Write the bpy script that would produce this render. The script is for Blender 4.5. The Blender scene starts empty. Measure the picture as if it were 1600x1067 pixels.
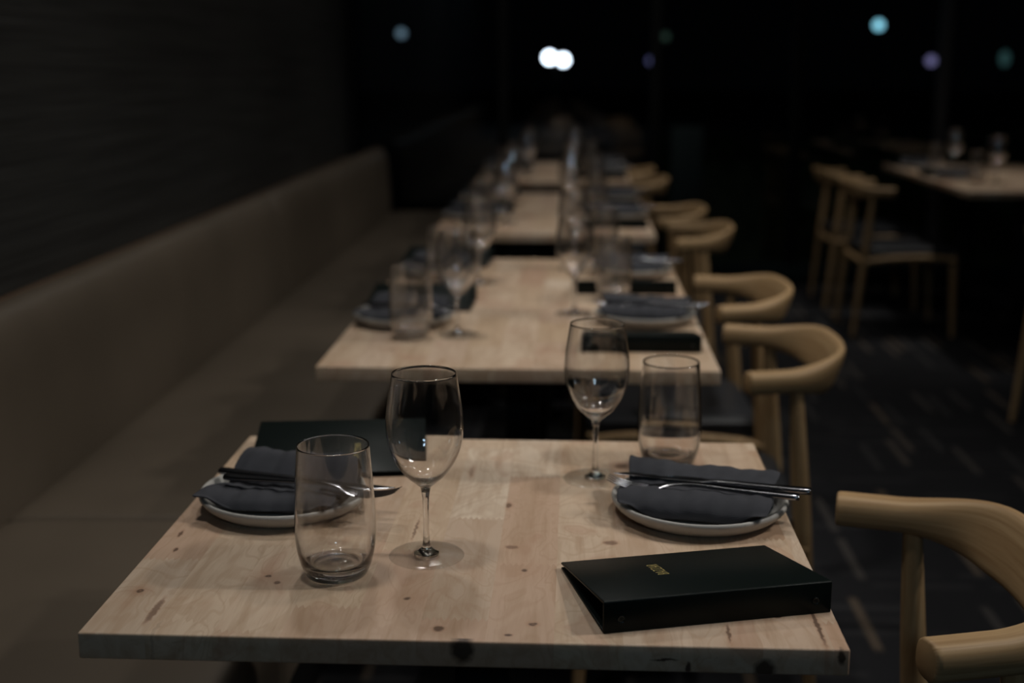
import bpy, bmesh, math, random
from mathutils import Vector, Matrix
random.seed(7)
S = bpy.context.scene
COL = S.collection
R = math.radians

# ---------------------------------------------------------------- camera, exposure, world, lights
cam_d = bpy.data.cameras.new('camera'); cam = bpy.data.objects.new('camera', cam_d); COL.objects.link(cam)
cam_d.sensor_width = 36.0; cam_d.lens = 36.0 * 1963.0 / 1600.0
cam.location = (0, 0, 1.30)
cam.rotation_euler = (R(90 - 12.439), 0, R(2.848))
cam_d.clip_start = .05; cam_d.clip_end = 200
cam_d.dof.use_dof = True; cam_d.dof.focus_distance = 1.36; cam_d.dof.aperture_fstop = 2.8
S.camera = cam
S.cycles.sample_clamp_indirect = 60
S.view_settings.view_transform = 'Standard'; S.view_settings.look = 'None'
S.view_settings.exposure = 0.0; S.view_settings.gamma = 1.0; S.view_settings.use_curve_mapping = False

w = bpy.data.worlds.new('night'); S.world = w; w.use_nodes = True
w.node_tree.nodes['Background'].inputs[0].default_value = (.5, .6, .8, 1)
w.node_tree.nodes['Background'].inputs[1].default_value = .0006

def spot(x, y, z, tx, ty, tz, power, col=(1, .965, .905), cone=75, rad=.035, blend=.6):
    d = bpy.data.lights.new('track_spot', 'SPOT'); d.energy = power; d.color = col
    d.spot_size = R(cone); d.spot_blend = blend; d.shadow_soft_size = rad
    o = bpy.data.objects.new('track_spot', d); COL.objects.link(o); o.location = (x, y, z)
    o.rotation_euler = (Vector((tx, ty, tz)) - Vector((x, y, z))).to_track_quat('-Z', 'Y').to_euler()
    return o
# ceiling track over the aisle, one narrow spot per place
for (x, y, p) in ((1.75, 1.34, 52), (2.1, 1.62, 32), (1.75, 2.65, 48), (1.85, 3.45, 44), (1.8, 4.75, 40), (1.8, 6.5, 40)):
    spot(x, y, 2.66, -.05, y + .12, .75, p, cone=42 if y < 2 else 54, rad=.06, blend=.9)
# ceiling downlights over the row of tables
for (x, y, p) in ((-.50, 1.30, 24), (.42, 1.85, 26), (-.45, 2.70, 34), (.42, 3.35, 28), (-.45, 4.45, 12), (.42, 5.25, 15), (-.45, 6.30, 12), (.36, 6.95, 14)):
    spot(x, y, 2.72, x, y + .02, .75, p, cone=80 if x > 0 or y < 2 else 145, rad=.085, blend=1)
spot(1.85, 6.35, 2.72, 1.85, 6.35, .75, 44, cone=64, rad=.04, blend=1)
# cool fill added behind the camera for faces turned towards it
d = bpy.data.lights.new('cool_fill', 'AREA'); d.shape = 'RECTANGLE'; d.size = .5; d.size_y = .4; d.energy = 12; d.color = (.55, .8, 1)
o = bpy.data.objects.new('cool_fill', d); COL.objects.link(o); o.location = (.5, -2.4, 2.74)
o.rotation_euler = (Vector((0, 1.6, .8)) - Vector(o.location)).to_track_quat('-Z', 'Y').to_euler()

# ---------------------------------------------------------------- material helpers
class NT:
    def __init__(s, name):
        s.m = bpy.data.materials.new(name); s.m.use_nodes = True
        s.t = s.m.node_tree; s.t.nodes.clear()
        s.out = s.t.nodes.new('ShaderNodeOutputMaterial')
    def n(s, typ, **k):
        n = s.t.nodes.new(typ)
        for a, b in k.items(): setattr(n, a, b)
        return n
    def l(s, a, b): s.t.links.new(a, b)
    def put(s, sock, v):
        if isinstance(v, bpy.types.NodeSocket): s.l(v, sock)
        else:
            if hasattr(sock, 'default_value'):
                try: sock.default_value = v
                except Exception: sock.default_value = (*v, 1)
    def math(s, op, a, b=0.0, c=0.0):
        n = s.n('ShaderNodeMath', operation=op)
        s.put(n.inputs[0], a); s.put(n.inputs[1], b); s.put(n.inputs[2], c)
        return n.outputs[0]
    def vec(s, x, y, z):
        n = s.n('ShaderNodeCombineXYZ'); s.put(n.inputs[0], x); s.put(n.inputs[1], y); s.put(n.inputs[2], z)
        return n.outputs[0]
    def noise(s, v, scale=1, detail=3, rough=.5, dist=0):
        n = s.n('ShaderNodeTexNoise'); s.put(n.inputs['Vector'], v)
        n.inputs['Scale'].default_value = scale; n.inputs['Detail'].default_value = detail
        n.inputs['Roughness'].default_value = rough; n.inputs['Distortion'].default_value = dist
        return n.outputs['Fac']
    def mix(s, f, a, b, mode='MIX'):
        n = s.n('ShaderNodeMix', data_type='RGBA', blend_type=mode)
        s.put(n.inputs[0], f); s.put(n.inputs[6], a if isinstance(a, bpy.types.NodeSocket) else (*a, 1)[:4])
        s.put(n.inputs[7], b if isinstance(b, bpy.types.NodeSocket) else (*b, 1)[:4])
        return n.outputs[2]
    def ramp(s, f, stops):
        n = s.n('ShaderNodeValToRGB'); s.put(n.inputs[0], f); e = n.color_ramp.elements
        e[0].position, e[0].color = stops[0][0], (*stops[0][1], 1)
        e[1].position, e[1].color = stops[-1][0], (*stops[-1][1], 1)
        for p, c in stops[1:-1]:
            q = e.new(p); q.color = (*c, 1)
        return n.outputs[0]
    def rng(s, f, a, b, c=0., d=1.):
        n = s.n('ShaderNodeMapRange'); n.clamp = True
        s.put(n.inputs[0], f); n.inputs[1].default_value = a; n.inputs[2].default_value = b
        n.inputs[3].default_value = c; n.inputs[4].default_value = d
        return n.outputs[0]
    def bump(s, h, st=.3, dist=.002):
        n = s.n('ShaderNodeBump'); s.put(n.inputs['Height'], h); n.inputs['Strength'].default_value = st
        n.inputs['Distance'].default_value = dist; return n.outputs[0]
    def pbr(s, col, rough=.5, metal=0., normal=None, spec=.5, coat=0.):
        b = s.n('ShaderNodeBsdfPrincipled')
        s.put(b.inputs['Base Color'], col if isinstance(col, bpy.types.NodeSocket) else (*col, 1)[:4])
        s.put(b.inputs['Roughness'], rough); b.inputs['Metallic'].default_value = metal
        b.inputs['Specular IOR Level'].default_value = spec; b.inputs['Coat Weight'].default_value = coat
        if normal: s.l(normal, b.inputs['Normal'])
        s.l(b.outputs[0], s.out.inputs[0]); return s.m
    def obj(s):
        t = s.n('ShaderNodeTexCoord'); sp = s.n('ShaderNodeSeparateXYZ'); s.l(t.outputs['Object'], sp.inputs[0])
        return t.outputs['Object'], sp.outputs[0], sp.outputs[1], sp.outputs[2]

def wood_block(name, knots=(), stains=()):
    """butcher-block staves 7 cm wide along y, finger jointed at their ends"""
    t = NT(name); co, x, y, z = t.obj()
    rnd = t.n('ShaderNodeObjectInfo').outputs['Random']
    i = t.math('FLOOR', t.math('DIVIDE', x, .0675))
    w1 = t.n('ShaderNodeTexWhiteNoise', noise_dimensions='2D'); t.l(t.vec(i, t.math('MULTIPLY', rnd, 91.), 0), w1.inputs['Vector'])
    h1 = w1.outputs['Value']
    tri = t.math('MULTIPLY', t.math('PINGPONG', x, .0035), 2.6)
    ln = t.math('MULTIPLY_ADD', h1, .14, .17)
    yy = t.math('DIVIDE', t.math('ADD', t.math('ADD', y, tri), t.math('MULTIPLY', h1, 2.3)), ln)
    j = t.math('FLOOR', yy)
    w2 = t.n('ShaderNodeTexWhiteNoise', noise_dimensions='3D'); t.l(t.vec(i, j, t.math('MULTIPLY', rnd, 37.)), w2.inputs['Vector'])
    hc = w2.outputs['Value']
    base = t.ramp(hc, [(0, (.60, .45, .32)), (.22, (.66, .51, .375)), (.42, (.56, .405, .27)), (.62, (.63, .48, .35)), (.8, (.52, .34, .235)), (.92, (.69, .56, .43)), (1, (.44, .285, .19))])
    vx = t.math('ADD', t.math('MULTIPLY', x, 42.), t.math('MULTIPLY', hc, 53.))
    gv = t.vec(vx, t.math('MULTIPLY', y, 4.5), t.math('ADD', t.math('MULTIPLY', z, 42.), t.math('MULTIPLY', hc, 9.)))
    g1 = t.noise(gv, 1, 4, .6, .8)
    big = t.noise(t.vec(t.math('ADD', t.math('MULTIPLY', x, 11.), t.math('MULTIPLY', hc, 31.)), t.math('MULTIPLY', y, 5.), t.math('MULTIPLY', z, 11.)), 1, 2, .5, 1.2)
    rings = t.math('SINE', t.math('MULTIPLY', big, 60.))
    fine = t.noise(t.vec(t.math('MULTIPLY', x, 320.), t.math('MULTIPLY', y, 16.), t.math('MULTIPLY', z, 320.)), 1, 2, .6)
    c = t.mix(t.rng(g1, .43, .72, 0, .75), base, (.40, .255, .155))
    c = t.mix(t.rng(rings, .3, 1., 0, .30), c, (.42, .26, .16))
    c = t.mix(t.rng(big, .58, .72, 0, .45), c, (.47, .27, .18))
    c = t.mix(t.rng(fine, .62, .8, 0, .35), c, (.34, .21, .12))
    # random small knots
    vor = t.n('ShaderNodeTexVoronoi', voronoi_dimensions='2D'); vor.inputs['Scale'].default_value = 6.5
    t.l(t.vec(t.math('ADD', x, t.math('MULTIPLY', rnd, 5.)), t.math('MULTIPLY', y, .8), 0), vor.inputs['Vector'])
    sepc = t.n('ShaderNodeSeparateColor'); t.l(vor.outputs['Color'], sepc.inputs[0])
    on = t.math('GREATER_THAN', sepc.outputs[0], .62)
    wob = t.math('MULTIPLY_ADD', t.noise(co, 90, 2), .03, -.015)
    dist = t.math('ADD', vor.outputs['Distance'], wob)
    c = t.mix(t.math('MULTIPLY', on, t.rng(dist, .05, .24, .45, 0.)), c, (.46, .28, .18))
    c = t.mix(t.math('MULTIPLY', on, t.rng(dist, .015, .03, .9, 0.)), c, (.10, .055, .035))
    # individual knots and cracks: (x, y, rx, ry, halo)
    wx = t.math('MULTIPLY_ADD', t.noise(co, 140, 2), .006, -.003); wy = t.math('MULTIPLY_ADD', t.noise(co, 115, 2), .006, -.003)
    for (kx, ky, rx, ry, halo, dark) in knots:
        dx = t.math('DIVIDE', t.math('ADD', t.math('SUBTRACT', x, kx), wx), rx); dy = t.math('DIVIDE', t.math('ADD', t.math('SUBTRACT', y, ky), wy), ry)
        dd = t.math('SQRT', t.math('ADD', t.math('MULTIPLY', dx, dx), t.math('MULTIPLY', dy, dy)))
        if halo: c = t.mix(t.rng(dd, 1, halo, .5, 0.), c, (.43, .235, .145))
        c = t.mix(t.rng(dd, .75, 1.25, dark, 0.), c, (.075, .04, .025))
        if halo > 2: c = t.mix(t.rng(dd, .2, .65, .7, 0.), c, (.30, .17, .10))
    for (kx, kz, rx, rz) in stains:     # knots on the front edge
        dx = t.math('DIVIDE', t.math('ADD', t.math('SUBTRACT', x, kx), wx), rx); dz = t.math('DIVIDE', t.math('ADD', t.math('SUBTRACT', z, kz), wy), rz)
        dd = t.math('SQRT', t.math('ADD', t.math('MULTIPLY', dx, dx), t.math('MULTIPLY', dz, dz)))
        fr = t.math('LESS_THAN', y, .006)
        c = t.mix(t.math('MULTIPLY', fr, t.rng(dd, .7, 1.3, .92, 0.)), c, (.05, .03, .02))
    return t.pbr(c, t.rng(fine, .3, .8, .42, .6), normal=t.bump(fine, .12, .001), spec=.35)

def wood_chair(name, uv):
    t = NT(name)
    if uv:
        tc = t.n('ShaderNodeTexCoord'); sp = t.n('ShaderNodeSeparateXYZ'); t.l(tc.outputs['UV'], sp.inputs[0])
        v = t.vec(t.math('MULTIPLY', sp.outputs[0], 3.), t.math('MULTIPLY', sp.outputs[1], 26.), 0)
        f = t.vec(t.math('MULTIPLY', sp.outputs[0], 25.), t.math('MULTIPLY', sp.outputs[1], 160.), 0)
    else:
        co, x, y, z = t.obj()
        v = t.vec(t.math('MULTIPLY', x, 90.), t.math('MULTIPLY', y, 90.), t.math('MULTIPLY', z, 3.))
        f = t.vec(t.math('MULTIPLY', x, 500.), t.math('MULTIPLY', y, 500.), t.math('MULTIPLY', z, 20.))
    g = t.noise(v, 1, 3, .6, .4); q = t.noise(f, 1, 2)
    c = t.ramp(g, [(.3, (.31, .185, .085)), (.5, (.42, .27, .135)), (.7, (.50, .34, .18))])
    c = t.mix(t.rng(q, .55, .8, 0, .5), c, (.28, .16, .07))
    return t.pbr(c, .5, normal=t.bump(q, .15, .0008), spec=.35)

M = {}
kn = [(.028, .103, .0045, .0045, 4.2, .85), (.156, .149, .0035, .0035, 9, .9), (.357, .027, .0055, .0055, 1.8, .8), (.451, .042, .004, .0035, 2.5, .9), (.427, .016, .0035, .0025, 1.8, .9),
      (.408, .388, .0035, .008, 2.5, .8), (.535, .266, .0075, .0065, 1.6, .55), (.419, .247, .007, .005, 1.6, .5), (.557, .557, .008, .009, 2.2, .6), (.736, .062, .0022, .05, 2.0, .8), (.70, .072, .0035, .0035, 1.6, .9),
      (.06, .055, .0035, .028, 1.5, .55), (.075, .012, .002, .02, 0, .2), (.02, .27, .002, .01, 2, .8), (.03, .22, .002, .006, 2, .8), (.30, .30, .0015, .03, 2, .55), (.35, .52, .003, .02, 2, .35), (.645, .03, .0016, .018, 2, .7)]
M['block_front'] = wood_block('butcher_block_front', kn, [(.383, -.009, .011, .013), (.677, -.022, .010, .009), (.603, -.022, .002, .006), (.75, -.008, .003, .008), (.58, -.015, .012, .0012)])
M['block'] = wood_block('butcher_block')
M['oak'] = wood_chair('oiled_oak', False)
M['oak_uv'] = wood_chair('oiled_oak_bent', True)

t = NT('taupe_leather'); co, x, y, z = t.obj()
v = t.n('ShaderNodeTexVoronoi'); v.inputs['Scale'].default_value = 420; t.l(co, v.inputs['Vector'])
big = t.noise(co, 2.2, 3)
M['leather'] = t.pbr(t.mix(t.rng(big, .35, .7), (.090, .070, .050), (.112, .087, .063)), .48, normal=t.bump(v.outputs['Distance'], .12, .001), spec=.4)
t = NT('black_leather'); co, x, y, z = t.obj()
v = t.n('ShaderNodeTexVoronoi'); v.inputs['Scale'].default_value = 500; t.l(co, v.inputs['Vector'])
M['seat'] = t.pbr((.022, .023, .026), .42, normal=t.bump(v.outputs['Distance'], .15, .001))
t = NT('dark_green_leatherette'); co, x, y, z = t.obj()
M['binder'] = t.pbr((.0045, .0075, .0068), .38, normal=t.bump(t.noise(co, 900, 2), .08, .0006), spec=.14)
M['binder_in'] = NT('black_binder_lining').pbr((.006, .006, .006), .6)
M['gold'] = NT('gold_foil').pbr((.70, .55, .20), .5, metal=.35)
M['rivet'] = NT('black_rivet').pbr((.02, .025, .025), .25, metal=.6)
t = NT('grey_stoneware'); co, x, y, z = t.obj()
sp = t.noise(co, 260, 2)
M['plate'] = t.pbr(t.mix(t.rng(sp, .6, .75, 0, .35), (.40, .385, .36), (.25, .235, .21)), .4, spec=.45)
t = NT('slate_linen'); co, x, y, z = t.obj()
wv = t.math('ADD', t.math('SINE', t.math('MULTIPLY', x, 5200.)), t.math('SINE', t.math('MULTIPLY', y, 5200.)))
M['linen'] = t.pbr(t.mix(t.noise(co, 55, 3), (.042, .043, .050), (.066, .067, .076)), .9, normal=t.bump(t.math('ADD', wv, t.math('MULTIPLY', t.noise(co, 24, 3), 9.)), .25, .0008), spec=.15)
M['cutlery'] = NT('polished_black_steel').pbr((.28, .28, .30), .2, metal=1.)
t = NT('carpet'); co, x, y, z = t.obj()
def lanes(a, b, wl, ll, th, seed):
    i = t.math('FLOOR', t.math('DIVIDE', a, wl)); fr = t.math('FRACT', t.math('DIVIDE', a, wl))
    q = t.n('ShaderNodeTexWhiteNoise', noise_dimensions='2D'); t.l(t.vec(i, seed, 0), q.inputs['Vector'])
    bb = t.math('ADD', t.math('DIVIDE', b, ll), t.math('MULTIPLY', q.outputs['Value'], 7.)); j = t.math('FLOOR', bb); fb = t.math('FRACT', bb)
    q2 = t.n('ShaderNodeTexWhiteNoise', noise_dimensions='3D'); t.l(t.vec(i, j, seed), q2.inputs['Vector'])
    on = t.rng(q2.outputs['Value'], th, th + .3)
    edge = t.math('MULTIPLY', t.rng(t.math('ABSOLUTE', t.math('SUBTRACT', fr, .5)), .15, .30, 1, 0), t.rng(t.math('ABSOLUTE', t.math('SUBTRACT', fb, .5)), .38, .46, 1, 0))
    return t.math('MULTIPLY', on, edge), q2.outputs['Value']
a1, hv = lanes(x, y, .052, .34, .68, 3.); a2, _ = lanes(y, x, .07, .30, .55, 8.)
fib = t.noise(co, 380, 2)
c = t.mix(t.rng(fib, .3, .7), (.017, .017, .019), (.030, .030, .033))
c = t.mix(t.math('MULTIPLY', a2, .30), c, (.07, .068, .070))
c = t.mix(a1, c, t.mix(t.rng(hv, .75, 1.), (.13, .123, .12), (.12, .09, .065)))
M['carpet'] = t.pbr(c, .95, normal=t.bump(fib, .6, .004), spec=.1)
t = NT('ribbed_wallcovering'); co, x, y, z = t.obj()
rib = t.noise(t.vec(t.math('MULTIPLY', x, 2.), t.math('MULTIPLY', y, 1.6), t.math('MULTIPLY', z, 85.)), 1, 3, .6)
M['wall'] = t.pbr(t.mix(t.rng(rib, .35, .7), (.018, .0178, .0165), (.036, .0355, .033)), .7, normal=t.bump(rib, .8, .006), spec=.2)
M['dark_paint'] = NT('dark_paint').pbr((.012, .012, .012), .8, spec=.1)
M['trimwood'] = NT('stained_ledge_wood').pbr((.17, .095, .05), .55)
M['black_metal'] = NT('black_powder_coat').pbr((.006, .006, .006), .6, spec=.2)
M['mullion'] = NT('grey_aluminium').pbr((.075, .075, .08), .5)
M['teal'] = NT('dark_teal_laminate').pbr((.006, .013, .013), .6, spec=.2)
M['ground'] = NT('asphalt').pbr((.02, .02, .02), .9)
t = NT('hedge_leaves'); co, x, y, z = t.obj(); M['hedge'] = t.pbr(t.mix(t.noise(co, 30, 3), (.03, .05, .015), (.07, .10, .03)), .7)

def thin_glass(name, tint=(.985, .99, .99), rough=0.0):
    t = NT(name); fr = t.n('ShaderNodeFresnel'); ge = t.n('ShaderNodeNewGeometry')
    t.l(t.math('MULTIPLY_ADD', ge.outputs['Backfacing'], 1 / 1.5 - 1.5, 1.5), fr.inputs[0])   # same reflectance from either side of the sheet
    tr = t.n('ShaderNodeBsdfTransparent'); tr.inputs[0].default_value = (*tint, 1)
    gl = t.n('ShaderNodeBsdfGlossy'); gl.inputs['Roughness'].default_value = rough
    mx = t.n('ShaderNodeMixShader'); t.l(fr.outputs[0], mx.inputs[0]); t.l(tr.outputs[0], mx.inputs[1]); t.l(gl.outputs[0], mx.inputs[2])
    t.l(mx.outputs[0], t.out.inputs[0]); return t.m
M['glass_wall'] = thin_glass('thin_drinking_glass', rough=.12)
M['pane'] = thin_glass('window_glass', (.97, .98, .98))
def solid_glass(name, rough, wt):
    t = NT(name); g = t.n('ShaderNodeBsdfGlass'); g.inputs['IOR'].default_value = 1.5; g.inputs['Roughness'].default_value = 0.0
    fr = t.n('ShaderNodeFresnel'); fr.inputs[0].default_value = 1.5
    gl = t.n('ShaderNodeBsdfGlossy'); gl.inputs['Roughness'].default_value = rough; mx = t.n('ShaderNodeMixShader')
    t.l(t.math('MINIMUM', t.math('MULTIPLY', fr.outputs[0], wt), .5), mx.inputs[0]); t.l(g.outputs[0], mx.inputs[1]); t.l(gl.outputs[0], mx.inputs[2])
    t.l(mx.outputs[0], t.out.inputs[0]); return t.m
M['glass_solid'] = solid_glass('solid_glass', .10, .8)
M['glass_used'] = solid_glass('solid_glass_softened', .13, 3.0)
def glow(name, col, st):
    t = NT(name); e = t.n('ShaderNodeEmission'); e.inputs[0].default_value = (*col, 1); e.inputs[1].default_value = st
    t.l(e.outputs[0], t.out.inputs[0]); return t.m

# ---------------------------------------------------------------- object helpers
def link(name, me, mats, parent=None, loc=None, rot=None, smooth=None):
    o = bpy.data.objects.new(name, me); COL.objects.link(o)
    for m in (mats if isinstance(mats, (list, tuple)) else [mats]): me.materials.append(m)
    if parent: o.parent = parent
    if loc: o.location = loc
    if rot: o.rotation_euler = rot
    if smooth is not None:
        me.shade_smooth()
        if smooth < 179: me.set_sharp_from_angle(angle=R(smooth))
    return o
def fin(name, bm, mat, parent=None, smooth=35, loc=None, rot=None):
    me = bpy.data.meshes.new(name); bmesh.ops.recalc_face_normals(bm, faces=bm.faces); bm.to_mesh(me); bm.free()
    return link(name, me, mat, parent, loc, rot, smooth)
def box(bm, x0, x1, y0, y1, z0, z1, bev=0, seg=2):
    r = bmesh.ops.create_cube(bm, size=1, matrix=Matrix.Translation(((x0 + x1) / 2, (y0 + y1) / 2, (z0 + z1) / 2)) @ Matrix.Diagonal((x1 - x0, y1 - y0, z1 - z0, 1)))
    if bev:
        vs = set(r['verts']); es = [e for e in bm.edges if e.verts[0] in vs and e.verts[1] in vs]
        bmesh.ops.bevel(bm, geom=es, offset=bev, segments=seg, profile=.5, affect='EDGES')
    return r
def lathe(bm, prof, n=64, closed=False):
    rings = []
    for (r, z) in prof:
        if r < 1e-6: rings.append([bm.verts.new((0, 0, z))])
        else: rings.append([bm.verts.new((r * math.cos(2 * math.pi * k / n), r * math.sin(2 * math.pi * k / n), z)) for k in range(n)])
    pairs = list(zip(rings[:-1], rings[1:]))
    if closed: pairs.append((rings[-1], rings[0]))
    for a, b in pairs:
        for k in range(n):
            k2 = (k + 1) % n
            if len(a) == 1 and len(b) == 1: continue
            if len(a) == 1: bm.faces.new((a[0], b[k], b[k2]))
            elif len(b) == 1: bm.faces.new((a[k], b[0], a[k2]))
            else: bm.faces.new((a[k], b[k], b[k2], a[k2]))
def cr(pts, n):
    """Catmull-Rom through tuples"""
    P = [pts[0]] + list(pts) + [pts[-1]]; out = []
    for i in range(1, len(P) - 2):
        for s in range(n):
            u = s / n
            out.append(tuple(.5 * (2 * b + (c - a) * u + (2 * a - 5 * b + 4 * c - d) * u * u + (3 * b - a - 3 * c + d) * u ** 3) for a, b, c, d in zip(P[i - 1], P[i], P[i + 1], P[i + 2])))
    out.append(tuple(pts[-1])); return out
def sweep(bm, rings, cap=True, uvlen=None, closed=True):
    """rings: list of lists of points; returns; writes uv when uvlen given"""
    vs = [[bm.verts.new(p) for p in r] for r in rings]; m = len(rings[0])
    uv = bm.loops.layers.uv.verify() if uvlen else None
    for a in range(len(vs) - 1):
        for k in range(m if closed else m - 1):
            k2 = (k + 1) % m
            f = bm.faces.new((vs[a][k], vs[a][k2], vs[a + 1][k2], vs[a + 1][k]))
            if uv:
                ua, ub = uvlen[a], uvlen[a + 1]
                for lp, c in zip(f.loops, ((ua, k / m), (ua, (k + 1) / m), (ub, (k + 1) / m), (ub, k / m))): lp[uv].uv = c
    if cap:
        bm.faces.new(vs[0][::-1]); bm.faces.new(vs[-1])
    return vs
def rod(bm, stations, n=20):
    """stations: (x, y, z, r)"""
    rings = []
    for i, s in enumerate(stations):
        a = Vector(stations[max(0, i - 1)][:3]); b = Vector(stations[min(len(stations) - 1, i + 1)][:3])
        q = (b - a).to_track_quat('Z', 'Y'); c = Vector(s[:3])
        rings.append([c + q @ Vector((s[3] * math.cos(2 * math.pi * k / n), s[3] * math.sin(2 * math.pi * k / n), 0)) for k in range(n)])
    sweep(bm, rings)
def empty(name, loc=(0, 0, 0), rz=0):
    o = bpy.data.objects.new(name, None); COL.objects.link(o); o.location = loc; o.rotation_euler = (0, 0, rz); o.empty_display_size = .05; return o
def tag(o, label, cat, group=None):
    o['label'] = label; o['category'] = cat
    if group: o['group'] = group
    return o
def struct(o): o['kind'] = 'structure'; return o
def copy_tree(o, parent=None):
    kids = [c for c in bpy.data.objects if c.parent == o]
    c = o.copy(); COL.objects.link(c)
    if parent: c.parent = parent
    for k in kids: copy_tree(k, c)
    return c
used = set()
def place(proto, loc, rz, label, cat, group):
    if proto.name in used: o = copy_tree(proto)
    else: o = proto; used.add(proto.name)
    o.location = loc; o.rotation_euler = (0, 0, rz)
    return tag(o, label, cat, group)

# ---------------------------------------------------------------- room shell
X0, X1, Y0, Y1, ZC = -1.32, 4.6, -3.6, 7.6, 2.8
bm = bmesh.new(); box(bm, X0 - .15, X1, Y0, Y1 + .06, -.1, 0); struct(fin('floor', bm, M['carpet']))
bm = bmesh.new(); box(bm, X0 - .15, X1, Y0, Y1 + .06, ZC, ZC + .1); struct(fin('ceiling', bm, M['dark_paint']))
bm = bmesh.new(); box(bm, X0 - .15, X0, Y0, 7.28, 0, ZC); struct(fin('wall_left', bm, M['wall']))
bm = bmesh.new(); box(bm, X1, X1 + .12, Y0, Y1 + .06, 0, ZC); struct(fin('wall_right', bm, M['dark_paint']))
bm = bmesh.new(); box(bm, X0 - .15, X1, Y0 - .12, Y0, 0, ZC); struct(fin('wall_back', bm, M['dark_paint']))
bm = bmesh.new(); box(bm, X0 - .15, X0, 7.28, 7.66, 0, ZC); struct(fin('trim_1', bm, M['dark_paint']))
bm = bmesh.new(); box(bm, X0, -1.195, -.6, 7.3, .74, .775, .004); struct(fin('trim_2', bm, M['trimwood']))
# glazed end wall: panes between mullions
mx = [-1.32, -.43, .47, 1.30, 2.14, 2.98, 3.8, 4.6]
for k in range(7):
    bm = bmesh.new(); box(bm, mx[k] + .025, mx[k + 1] - .025, Y1, Y1 + .008, .1, ZC - .05)
    struct(fin('window_%d' % (k + 1), bm, M['pane']))
n_tr = 3
for k in range(1, 7):
    if k in (1, 3, 5): wd = .012
    else: wd = .03
    bm = bmesh.new(); box(bm, mx[k] - .03, mx[k] + .03, Y1 - .04, Y1 + .05, .1, ZC, .003)
    struct(fin('trim_%d' % n_tr, bm, M['mullion'] if k in (4, 6) else M['black_metal'])); n_tr += 1
bm = bmesh.new(); box(bm, X0, X1, Y1 - .05, Y1 + .06, 0, .12, .003); struct(fin('trim_%d' % n_tr, bm, M['teal'])); n_tr += 1
# outside
bm = bmesh.new(); box(bm, -30, 40, Y1 + .08, 70, -.2, -.1); struct(fin('ground_outside', bm, M['ground']))
def hedge(x0, x1, y0, y1, h):
    bm = bmesh.new(); r = random.Random(3)
    for _ in range(5200):
        p = Vector((r.uniform(x0, x1), r.uniform(y0, y1), r.uniform(.0, h + .08 * math.sin(9 * r.random()))))
        q = Matrix.Rotation(r.uniform(0, 6.3), 3, Vector((r.uniform(-1, 1), r.uniform(-1, 1), r.uniform(-1, 1))).normalized()); s = r.uniform(.03, .05)
        vs = [bm.verts.new(p + q @ Vector(c)) for c in ((-s, 0, 0), (0, -s * .5, .004), (s, 0, 0), (0, s * .5, .004))]; bm.faces.new(vs)
    box(bm, x0 + .05, x1 - .05, y0 + .05, y1 - .05, -.1, h - .12)
    return bm
o = fin('hedge', hedge(.6, 3.4, 9.0, 9.5, .75), M['hedge'], smooth=None); tag(o, 'low dark hedge outside beyond the glazed end wall', 'hedge')
def light_spot(x, y, z, r, col, st, label, kind='globe'):  # made-up globes on posts standing in for light spots in the glazing
    e = empty('light_spot', (x, y, -.1)); tag(e, label, 'lamp', 'light spots built as globes beyond the glass')
    bm = bmesh.new()
    if kind == 'twin':
        for dx, dz, rr in ((-.16, .03, .15), (.14, -.02, .14)):
            bmesh.ops.create_uvsphere(bm, u_segments=24, v_segments=12, radius=r * rr / .12, matrix=Matrix.Translation((dx, 0, z + .1 + dz)))
    else: bmesh.ops.create_uvsphere(bm, u_segments=20, v_segments=12, radius=r, matrix=Matrix.Translation((0, 0, z + .1)) @ Matrix.Diagonal((1, 1, 1.6 if kind == 'tall' else 1, 1)))
    fin('glow_globe', bm, glow('spot_glow', col, st), e, 180)
    bm = bmesh.new(); rod(bm, [(0, 0, 0, .05), (0, 0, .05, .03), (0, 0, z + .1 - r, .022)]); fin('globe_post', bm, M['black_metal'], e)
D = 28 / 12
light_spot(-1.631 * D, 28, 1.96, .09, (.35, .55, .72), .4, 'dim bluish grey light spot, leftmost, above the end of the bench')
light_spot(-.179 * D, 28, 1.414, .095, (.74, .85, 1.), 9, 'brightest blue-white double light spot in the dark, straight beyond the row of tables', 'twin')
light_spot(.694 * D, 28, 1.375, .08, (.40, .42, .95), .22, 'faint violet light spot just right of the bright double one, beside the thin mullion')
light_spot(.824 * D, 28, 1.886, .08, (.30, .55, .42), .07, 'very faint green light spot above and right of the small violet one')
light_spot(2.762 * D, 28, 2.12, .10, (.30, .75, .95), 1.5, 'round teal light spot high up left of the grey mullion', )
light_spot(3.258 * D, 28, 1.375, .10, (.45, .42, .85), .35, 'pale violet light spot right against the grey mullion')
light_spot(3.92 * D, 28, 1.42, .10, (.2, .5, .5), .1, 'faint tall teal light spot nearest the right edge of the picture', 'tall')
# dark teal divider past the last chair
e = empty('room_divider', (.64, 7.32, 0)); tag(e, 'dark teal divider panel standing against the window past the last chair', 'divider')
bm = bmesh.new(); box(bm, -.09, .09, -.03, .03, .03, .95, .006); fin('panel', bm, M['teal'], e)
bm = bmesh.new(); box(bm, -.10, .10, -.06, .06, 0, .03, .003); fin('base', bm, M['black_metal'], e)

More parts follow.
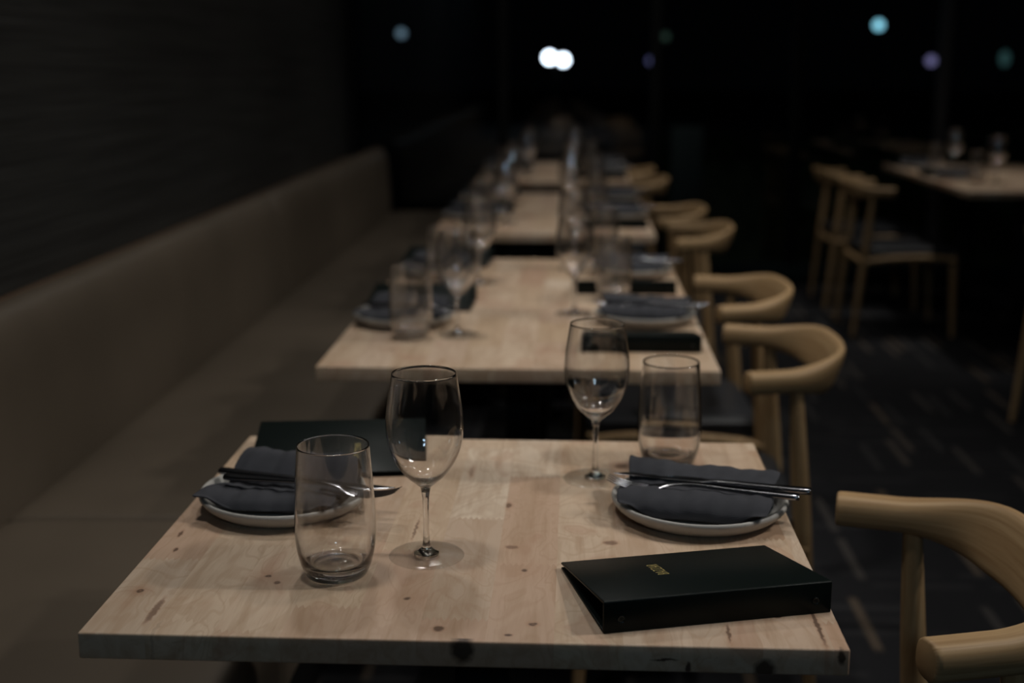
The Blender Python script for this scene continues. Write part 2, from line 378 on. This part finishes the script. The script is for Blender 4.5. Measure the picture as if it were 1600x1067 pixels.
# ---------------------------------------------------------------- banquette
e = empty('banquette_bench', (-1.2, 0, 0)); tag(e, 'long taupe leather banquette running along the dark left wall', 'bench')
seams = [-.6, 2.21, 4.75, 7.33]
def pad(bm, prof, y0, y1, ends=.02):
    m = len(prof); cx = sum(p[0] for p in prof) / m; cz = sum(p[1] for p in prof) / m; rings = []
    for y, s in ((y0, .0), (y0 + ends * .25, .55), (y0 + ends, .95), (y0 + ends * 2.5, 1.), (y1 - ends * 2.5, 1.), (y1 - ends, .95), (y1 - ends * .25, .55), (y1, .0)):
        q = (1 - s) * .022; rings.append([(cx + (p[0] - cx) * (1 - q / max(.05, abs(p[0] - cx) + .02)), y, cz + (p[1] - cz) * (1 - q / max(.04, abs(p[1] - cz) + .01))) for p in prof])
    sweep(bm, rings)
seat_prof = cr([(.12, .30), (.12, .40), (.13, .452), (.30, .462), (.55, .464), (.68, .462), (.722, .452), (.742, .42), (.742, .32), (.735, .30)], 5)
back_prof = cr([(.115, .30), (.125, .50), (.118, .65), (.112, .745), (.098, .80), (.07, .828), (.035, .83), (.012, .81), (.005, .75), (.005, .30)], 5)
for a, b in zip(seams[:-1], seams[1:]):
    bm = bmesh.new(); pad(bm, seat_prof, a + .001, b - .001, .012); fin('seat_cushion', bm, M['leather'], e, 50)
for a, b in ((-.6, 1.75), (1.75, 4.6), (4.6, 7.33)):
    bm = bmesh.new(); pad(bm, back_prof, a + .0005, b - .0005, .008); fin('backrest', bm, M['leather'], e, 50)
bm = bmesh.new(); box(bm, .01, .66, -.6, 7.3, 0, .30, .004); fin('plinth', bm, M['dark_paint'], e)

# ---------------------------------------------------------------- tables
def table(x0, x1, y0, y1, mat, label):
    e = empty('dining_table', ((x0 + x1) / 2, (y0 + y1) / 2, 0)); tag(e, label, 'table', 'butcher block dining tables')
    bm = bmesh.new(); W, L = x1 - x0, y1 - y0
    box(bm, 0, W, 0, L, -.028, 0, .0022, 3)
    fin('tabletop', bm, mat, e, 40, loc=(-W / 2, -L / 2, .75))
    cy = [0] if L < 1 else [-L * .28, L * .28]
    for c in cy:
        bm = bmesh.new(); box(bm, -.035, .035, c - .035, c + .035, .014, .70, .004); box(bm, -.20, .20, c - .18, c + .18, .70, .722, .002)
        fin('pedestal', bm, M['black_metal'], e)
        bm = bmesh.new(); box(bm, -.22, .22, c - .20, c + .20, 0, .014, .004); fin('foot_plate', bm, M['black_metal'], e)
    return e
table(-.488, .270, 1.131, 1.808, M['block_front'], 'nearest two-seat butcher block table, knotty top filling the foreground')
table(-.480, .272, 2.257, 3.605, M['block'], 'second butcher block table from the front, long and laid for four')
table(-.478, .270, 4.155, 5.500, M['block'], 'third butcher block table from the front, blurred beyond the second')
table(-.478, .270, 6.045, 7.290, M['block'], 'farthest butcher block table of the row, close to the end window')
table(1.74, 2.50, 5.66, 7.26, M['block'], 'butcher block table across the aisle at the right edge of the picture')

# ---------------------------------------------------------------- chair (faces -x)
def make_chair():
    e = empty('elbow_chair')
    half = [(-.102, -.226), (-.055, -.214), (-.005, -.199), (.036, -.176), (.064, -.143), (.080, -.098), (.088, -.048), (.090, 0)]
    path = cr(half + [(x, -y) for x, y in half[::-1][1:]], 8); N = len(path)
    rings, ul, acc = [], [], 0
    for i, (px, py) in enumerate(path):
        a = path[max(0, i - 1)]; b = path[min(N - 1, i + 1)]
        tx, ty = b[0] - a[0], b[1] - a[1]; q = math.hypot(tx, ty); nx, ny = ty / q, -tx / q      # outward normal
        if i: acc += math.hypot(px - path[i - 1][0], py - path[i - 1][1])
        ul.append(acc); u = abs(i / (N - 1) * 2 - 1)         # 1 at tips, 0 at back
        s = 1 - u; k = min(1, max(0, (s - .22) / .5)); k = k * k * (3 - 2 * k)
        h = .0225 + .020 * k ** .8; th = .0225 * (1 - k) + .0115 * k
        zc = .704 + .0015 * k; lean = .30 * k + .06
        ring = []
        for j in range(24):
            an = 2 * math.pi * j / 24; c, s2 = math.cos(an), math.sin(an)
            ex = math.copysign(abs(c) ** .75, c) * th; ez = math.copysign(abs(s2) ** .75, s2) * h
            off = ex + ez * lean
            ring.append((px + nx * off, py + ny * off, zc + ez - ex * lean * .3))
        rings.append(ring)
    # slightly rounded tips
    def shrink(r, f, dx):
        c = [sum(p[q] for p in r) / len(r) for q in range(3)]
        return [tuple(c[q] + (p[q] - c[q]) * f + (dx if q == 0 else 0) for q in range(3)) for p in r]
    rings = [shrink(rings[0], .86, -.004)] + [shrink(rings[0], .96, -.0025)] + rings + [shrink(rings[-1], .96, -.0025)] + [shrink(rings[-1], .86, -.004)]
    ul = [-.004, -.0025] + ul + [acc + .0025, acc + .004]
    bm = bmesh.new(); sweep(bm, rings, True, ul); fin('back_armrest', bm, M['oak_uv'], e, 50)
    for s in (-1, 1):
        bm = bmesh.new(); rod(bm, cr([(.052, s * .206, 0, .0115), (.032, s * .207, .22, .0155), (.014, s * .207, .42, .0185), (.002, s * .204, .56, .0165), (-.008, s * .201, .692, .0125)], 5)); fin('leg', bm, M['oak'], e, 60)
        bm = bmesh.new(); rod(bm, cr([(-.425, s * .214, 0, .0115), (-.415, s * .214, .2, .0155), (-.408, s * .214, .34, .0175), (-.408, s * .214, .392, .0165), (-.408, s * .214, .400, .010)], 5)); fin('leg', bm, M['oak'], e, 60)
        bm = bmesh.new(); rod(bm, cr([(.025, s * .214, .365, .013), (-.08, s * .214, .380, .0155), (-.20, s * .214, .387, .0165), (-.32, s * .214, .388, .0155), (-.405, s * .214, .381, .013)], 4)); fin('seat_rail', bm, M['oak'], e, 60)
    bm = bmesh.new(); rod(bm, cr([(.020, -.208, .365, .012), (.022, 0, .362, .0145), (.020, .208, .365, .012)], 5)); fin('seat_rail', bm, M['oak'], e, 60)
    bm = bmesh.new(); nx_, ny_ = 18, 20; vs = []
    for i in range(nx_ + 1):
        row = []
        for j in range(ny_ + 1):
            u, v = i / nx_ * 2 - 1, j / ny_ * 2 - 1
            x = -.203 + u * .218; y = v * .212
            ed = max(abs(u), abs(v)) ** 8
            row.append(bm.verts.new((x, y, .447 - .012 * (1 - u * u) * (1 - v * v) - .022 * ed)))
        vs.append(row)
    for i in range(nx_):
        for j in range(ny_): bm.faces.new((vs[i][j], vs[i + 1][j], vs[i + 1][j + 1], vs[i][j + 1]))
    ext = bmesh.ops.extrude_face_region(bm, geom=bm.faces[:]); 
    for v in [g for g in ext['geom'] if isinstance(g, bmesh.types.BMVert)]: v.co.z = .392
    fin('seat', bm, M['seat'], e, 50)
    return e
chair = make_chair()
CH = 'oak elbow chairs'
place(chair, (.470, 1.432, 0), 0, 'oak elbow chair drawn up to the nearest table, cut off by the right edge', 'chair', CH)
place(chair, (.443, 2.572, 0), R(-1), 'oak elbow chair at the near seat of the second table', 'chair', CH)
place(chair, (.450, 3.254, 0), R(2), 'oak elbow chair at the far seat of the second table', 'chair', CH)
place(chair, (.452, 4.46, 0), R(-1), 'oak elbow chair at the near seat of the third table', 'chair', CH)
place(chair, (.415, 5.05, 0), R(2), 'oak elbow chair at the far seat of the third table', 'chair', CH)
place(chair, (.360, 6.36, 0), R(0), 'oak elbow chair at the near seat of the farthest table', 'chair', CH)
place(chair, (.330, 6.98, 0), R(-2), 'oak elbow chair at the far seat of the farthest table, last of the row', 'chair', CH)
place(chair, (1.42, 6.30, 0), R(180), 'oak elbow chair across the aisle with dark seat and side rail showing', 'chair', CH)
place(chair, (1.42, 7.0, 0), R(180), 'oak elbow chair across the aisle, farther one, mostly behind its neighbour', 'chair', CH)
place(chair, (1.69, 4.39, 0), R(180), 'oak elbow chair of which only a leg shows at the right picture edge', 'chair', CH)

# ---------------------------------------------------------------- tableware
def make_wine(gm):
    e = empty('wine_glass')
    o_ = cr([(.0062, .0832), (.0125, .0885), (.0235, .0985), (.0345, .115), (.0415, .134), (.0437, .152), (.0428, .172), (.0395, .195), (.0362, .2155)], 6)
    i_ = cr([(.0352, .2155), (.0385, .195), (.0418, .172), (.0427, .152), (.0404, .134), (.0331, .116), (.0222, .1010), (.0110, .0930), (0, .0915)], 6)
    rim = [(.0360, .2160), (.0357, .2162), (.0354, .2160)]
    stem = [(0, .0022), (.0145, .0022), (.0145, .0048), (.010, .0068), (.0052, .0115), (.0037, .020), (.0033, .035), (.0034, .055), (.0039, .070), (.0050, .078)]
    bm = bmesh.new(); lathe(bm, stem[-1:] + o_ + rim + i_, 80); bmesh.ops.contextual_create(bm, geom=[x for x in bm.edges if x.is_boundary]); fin('bowl', bm, gm, e, 60)
    bm = bmesh.new(); lathe(bm, stem[:-1] + [(.0050, .0778), (0, .0778)], 48); fin('stem', bm, gm, e, 60)
    bm = bmesh.new(); lathe(bm, [(.0150, .0046), (.025, .0032), (.036, .0022), (.0425, .0016), (.0432, .0010), (.0428, .0004), (.036, .0003), (.0150, .0018)], 80, closed=True)
    fin('foot', bm, M['glass_wall'], e, 40)
    return e
def make_tumbler(gm):
    e = empty('water_tumbler')
    o_ = [(0, .0032), (.018, .0024), (.026, .0008), (.0305, .0), (.0335, .0022)] + cr([(.0362, .0075), (.0398, .0175), (.0428, .0320), (.0441, .046), (.0444, .062), (.0436, .085), (.0420, .112), (.0403, .134), (.0392, .1485)], 6)
    i_ = cr([(.0380, .1485), (.0391, .134), (.0408, .112), (.0424, .085), (.0431, .062), (.0424, .046), (.0402, .032), (.0370, .0215), (.033, .0160), (.026, .0140), (.014, .0160), (0, .0172)], 5)
    rim = [(.0390, .1490), (.0386, .1492), (.0382, .1490)]
    bm = bmesh.new(); lathe(bm, o_ + rim + i_, 88); fin('body', bm, gm, e, 60)
    return e
def make_plate():
    bm = bmesh.new()
    lathe(bm, cr([(0, .0022), (.074, .0022), (.078, .0), (.084, .0002), (.092, .0035), (.1035, .011), (.1092, .0185), (.1095, .0222), (.1075, .0240), (.1045, .0225), (.0985, .0135), (.088, .0078), (.07, .0062), (0, .006)], 4), 96)
    return fin('dinner_plate', bm, M['plate'], None, 60)
def make_napkin(kind):
    """folded strip swept across x; an S-fold with an open end plus a raised back flap ('R'), or a tall roll with a low front fold ('L')"""
    if kind == 'R': pts = [(.060, .034), (.045, .041), (.020, .037), (-.004, .0285), (-.020, .0295), (-.038, .0345), (-.058, .0305), (-.071, .0195), (-.068, .0085), (-.050, .0045), (.0, .0040), (.040, .0048), (.052, .009), (.046, .0135), (.02, .0145), (-.03, .0150), (-.050, .0175), (-.046, .0225), (-.02, .0215), (.015, .0225)]
    else: pts = [(.084, .012), (.076, .022), (.058, .0275), (.034, .024), (.010, .014), (-.012, .0155), (-.032, .032), (-.050, .044), (-.066, .040), (-.073, .022), (-.066, .009), (-.04, .0045), (.03, .0045), (.062, .0065), (.070, .012), (.052, .0165), (.022, .0115), (.004, .0085)]
    path = cr(pts, 4); bm = bmesh.new(); N = 36; rows = []
    for i in range(N + 1):
        u = i / N * 2 - 1; row = []
        for k, (y, z) in enumerate(path):
            f = k / len(path)
            x = u * ((.093 if kind == 'R' else .088) - .010 * f + .004 * math.sin(k * .35))
            dz = .0012 * math.sin(9 * u + 2 * f) + .0009 * math.sin(23 * u + 7 * f)
            fl = math.exp(-((k - 4) / 6) ** 2)
            zz = z + (dz if z > .012 else 0) + fl * (.006 * (-u)) * (u < 0)
            yy = y + .0025 * math.sin(4 * u + f * 3) + (.006 * u * fl if kind == 'L' else 0)
            rad = math.hypot(x, yy - .004)          # the cloth rides up over the plate's rim
            if rad > .083: zz = max(zz, .002 + min(.019, (rad - .083) * .78) + .004 * (1 - f))
            row.append(bm.verts.new((x, yy, zz)))
        rows.append(row)
    for i in range(N):
        for k in range(len(path) - 1): bm.faces.new((rows[i][k], rows[i][k + 1], rows[i + 1][k + 1], rows[i + 1][k]))
    o = fin('folded_napkin', bm, M['linen'], None, 180)
    m = o.modifiers.new('cloth', 'SOLIDIFY'); m.thickness = .0020; m.offset = 0
    m = o.modifiers.new('soft', 'SUBSURF'); m.levels = 1; m.render_levels = 1
    return o
def strip(bm, st, n=10):
    """st: (x, y, z, halfwidth, halfthick)"""
    rings = []
    for (x, y, z, hw, ht) in st:
        rings.append([(x, y + hw * math.copysign(abs(math.cos(a)) ** .7, math.cos(a)), z + ht * math.sin(a) + 0) for a in [2 * math.pi * k / n for k in range(n)]])
    sweep(bm, rings)
def make_fork():
    bm = bmesh.new()
    strip(bm, cr([(.118, 0, .0040, .0062, .0034), (.112, 0, .0040, .0076, .0040), (.085, 0, .0044, .0062, .0036), (.04, 0, .0062, .0044, .0028), (.0, 0, .0082, .0036, .0024), (-.025, 0, .0064, .0060, .0017), (-.040, 0, .0020, .0105, .0013), (-.052, 0, .0, .0115, .0012)], 5))
    for j in range(4):
        y = (j - 1.5) * .0066
        strip(bm, cr([(-.051, y * .93, .0, .0026, .0012), (-.070, y, .0008, .0021, .0011), (-.088, y, .0052, .0016, .0009), (-.098, y, .0098, .0008, .0006)], 4), 8)
    bm.transform(Matrix.Diagonal((1.08, 1.05, 1, 1)))
    return fin('dinner_fork', bm, M['cutlery'], None, 70)
CS = Matrix.Diagonal((1.08, 1.05, 1, 1))
def make_knife():
    bm = bmesh.new()
    strip(bm, cr([(.120, 0, .0040, .0052, .0036), (.114, 0, .0040, .0068, .0042), (.08, 0, .0040, .0064, .0038), (.03, 0, .0042, .0050, .0034), (.012, 0, .0042, .0042, .0028), (-.004, .001, .0042, .0080, .0012), (-.04, .001, .0042, .0094, .0010), (-.075, .000, .0042, .0080, .0009), (-.098, -.003, .0042, .0040, .0008), (-.106, -.006, .0042, .0008, .0006)], 5))
    bm.transform(CS)
    return fin('dinner_knife', bm, M['cutlery'], None, 70)
def make_binder(text=True):
    """spine along x at y=0 facing -y; fore edge at +y"""
    e = empty('menu_binder'); L, Dp, H = .243, .168, .034; t_ = .0028
    sl = math.atan2(H - .0075, Dp)
    bm = bmesh.new(); box(bm, 0, L, 0, .0032, 0, H, .0012, 2); fin('spine', bm, M['binder'], e, 50)
    bm = bmesh.new(); box(bm, 0, L, .0026, Dp, 0, t_, .0009, 2); fin('cover', bm, M['binder'], e, 50)
    ct = bmesh.new(); box(ct, 0, L, .0, Dp / math.cos(sl), -t_, 0, .0011, 2)
    c = fin('cover', ct, M['binder'], e, 50, loc=(0, .0016, H + .0004), rot=(-sl, 0, 0))
    for s in (.018, L - .018):
        bm = bmesh.new(); lathe(bm, [(0, .0006), (.0026, .0006), (.003, .0011), (.0038, .0012), (.0042, .0004), (.0042, -.0005), (0, -.0005)], 24)
        fin('rivet', bm, M['rivet'], e, 50, loc=(s, -.0001, H * .42), rot=(R(90), 0, 0))
    cu = bpy.data.curves.new('txt', 'FONT'); cu.body = 'BAZZAR'; cu.size = .0165; cu.extrude = .00012; cu.offset = -.00028; cu.align_x = 'CENTER'; cu.align_y = 'CENTER'; cu.space_character = 1.25; cu.resolution_u = 4
    to = bpy.data.objects.new('txt', cu); COL.objects.link(to); dg = bpy.context.evaluated_depsgraph_get(); dg.update()
    me = bpy.data.meshes.new_from_object(to.evaluated_get(dg)); bpy.data.objects.remove(to)
    l = link('lettering', me, M['gold'], e)
    l['label'] = 'gold foil lettering'
    ly = .103; l.matrix_basis = Matrix.Translation((.091, ly, H + .0007 - ly * math.tan(sl))) @ Matrix.Rotation(-sl, 4, 'X') @ Matrix.Rotation(R(90), 4, 'Z') @ Matrix.Diagonal((.62, 1.15, 1, 1))
    return e
wine, tumb, plate, nap, fork, knife, binder = make_wine(M['glass_solid']), make_tumbler(M['glass_solid']), make_plate(), {'R': make_napkin('R'), 'L': make_napkin('L')}, make_fork(), make_knife(), make_binder()
TZ = .75
def setting(pl, tu, wi, bi, brot, side, rz, where):
    """side 'R' = chair side, 'L' = bench side (turned half round)"""
    a = R(rz) + (math.pi if side == 'L' else 0); ca, sa = math.cos(a), math.sin(a)
    def off(dx, dy, dz): return (pl[0] + dx * ca - dy * sa, pl[1] + dx * sa + dy * ca, TZ + dz)
    place(plate, (pl[0], pl[1], TZ), a, 'grey stoneware plate under napkin, ' + where, 'plate', 'stoneware plates')
    place(nap[side], off(0, -.004, .0072), a, 'slate grey napkin on plate, ' + where, 'napkin', 'folded napkins')
    if side == 'R': fo, ko, fa, ka = (-.004, -.034, .0395), (.006, .000, .0385), 1, -2
    else: fo, ko, fa, ka = (-.062, .046, .0420), (-.030, -.004, .0300), -3, -4
    place(fork, off(*fo), a + R(fa), 'dark steel fork on napkin, ' + where, 'fork', 'forks on the napkins')
    place(knife, off(*ko), a + R(ka), 'dark steel knife beside its fork, ' + where, 'knife', 'knives on the napkins')
    place(wine, (wi[0], wi[1], TZ), random.uniform(0, 6), 'clear stemmed wine glass, ' + where, 'wine glass', 'wine glasses')
    place(tumb, (tu[0], tu[1], TZ), random.uniform(0, 6), 'clear water tumbler, ' + where, 'tumbler', 'water tumblers')
    place(binder, (bi[0], bi[1], TZ), R(brot), 'dark green menu binder, ' + where, 'menu', 'menu binders')
setting((.160, 1.505), (.136, 1.700), (.032, 1.630), (.033, 1.153), 15, 'R', -13, 'chair side of the nearest table')
setting((-.362, 1.508), (-.258, 1.290), (-.165, 1.347), (-.219, 1.800), 187, 'L', -11, 'bench side of the nearest table')
wine, tumb = make_wine(M['glass_used']), make_tumbler(M['glass_used'])
SX = [(2.257, 'near seat of the second table'), (2.887, 'far seat of the second table'), (4.157, 'near seat of the third table'), (4.79, 'far seat of the third table'), (6.05, 'near seat of the farthest table'), (6.57, 'far seat of the farthest table')]
rr = random.Random(11)
for k, (y, w_) in enumerate(SX):
    j = lambda: rr.uniform(-.012, .012)
    setting((.158 + j(), y + .455), (.094 + j(), y + .722 - (.105 if k > 3 else 0)), (-.008 + j(), y + .531), (.008, y + .146), rr.uniform(-1, 2), 'R', -8 + rr.uniform(-4, 4), 'chair side, ' + w_)
    setting((-.37 + j(), y + .420 + .5 * j()), (-.334 + j(), y + .262), (-.244 + j(), y + .292), (-.232, min(y + .712, 7.275)), 180 - 2 + rr.uniform(-2, 2), 'L', -8 + rr.uniform(-4, 4), 'bench side, ' + w_)
for y, w_ in ((5.98, 'near end of the table across the aisle'), (6.66, 'far end of the table across the aisle')):
    setting((1.87, y + .30), (1.90, y + .10), (2.0, y + .13), (2.0, y + .585), 180, 'L', 4, w_)
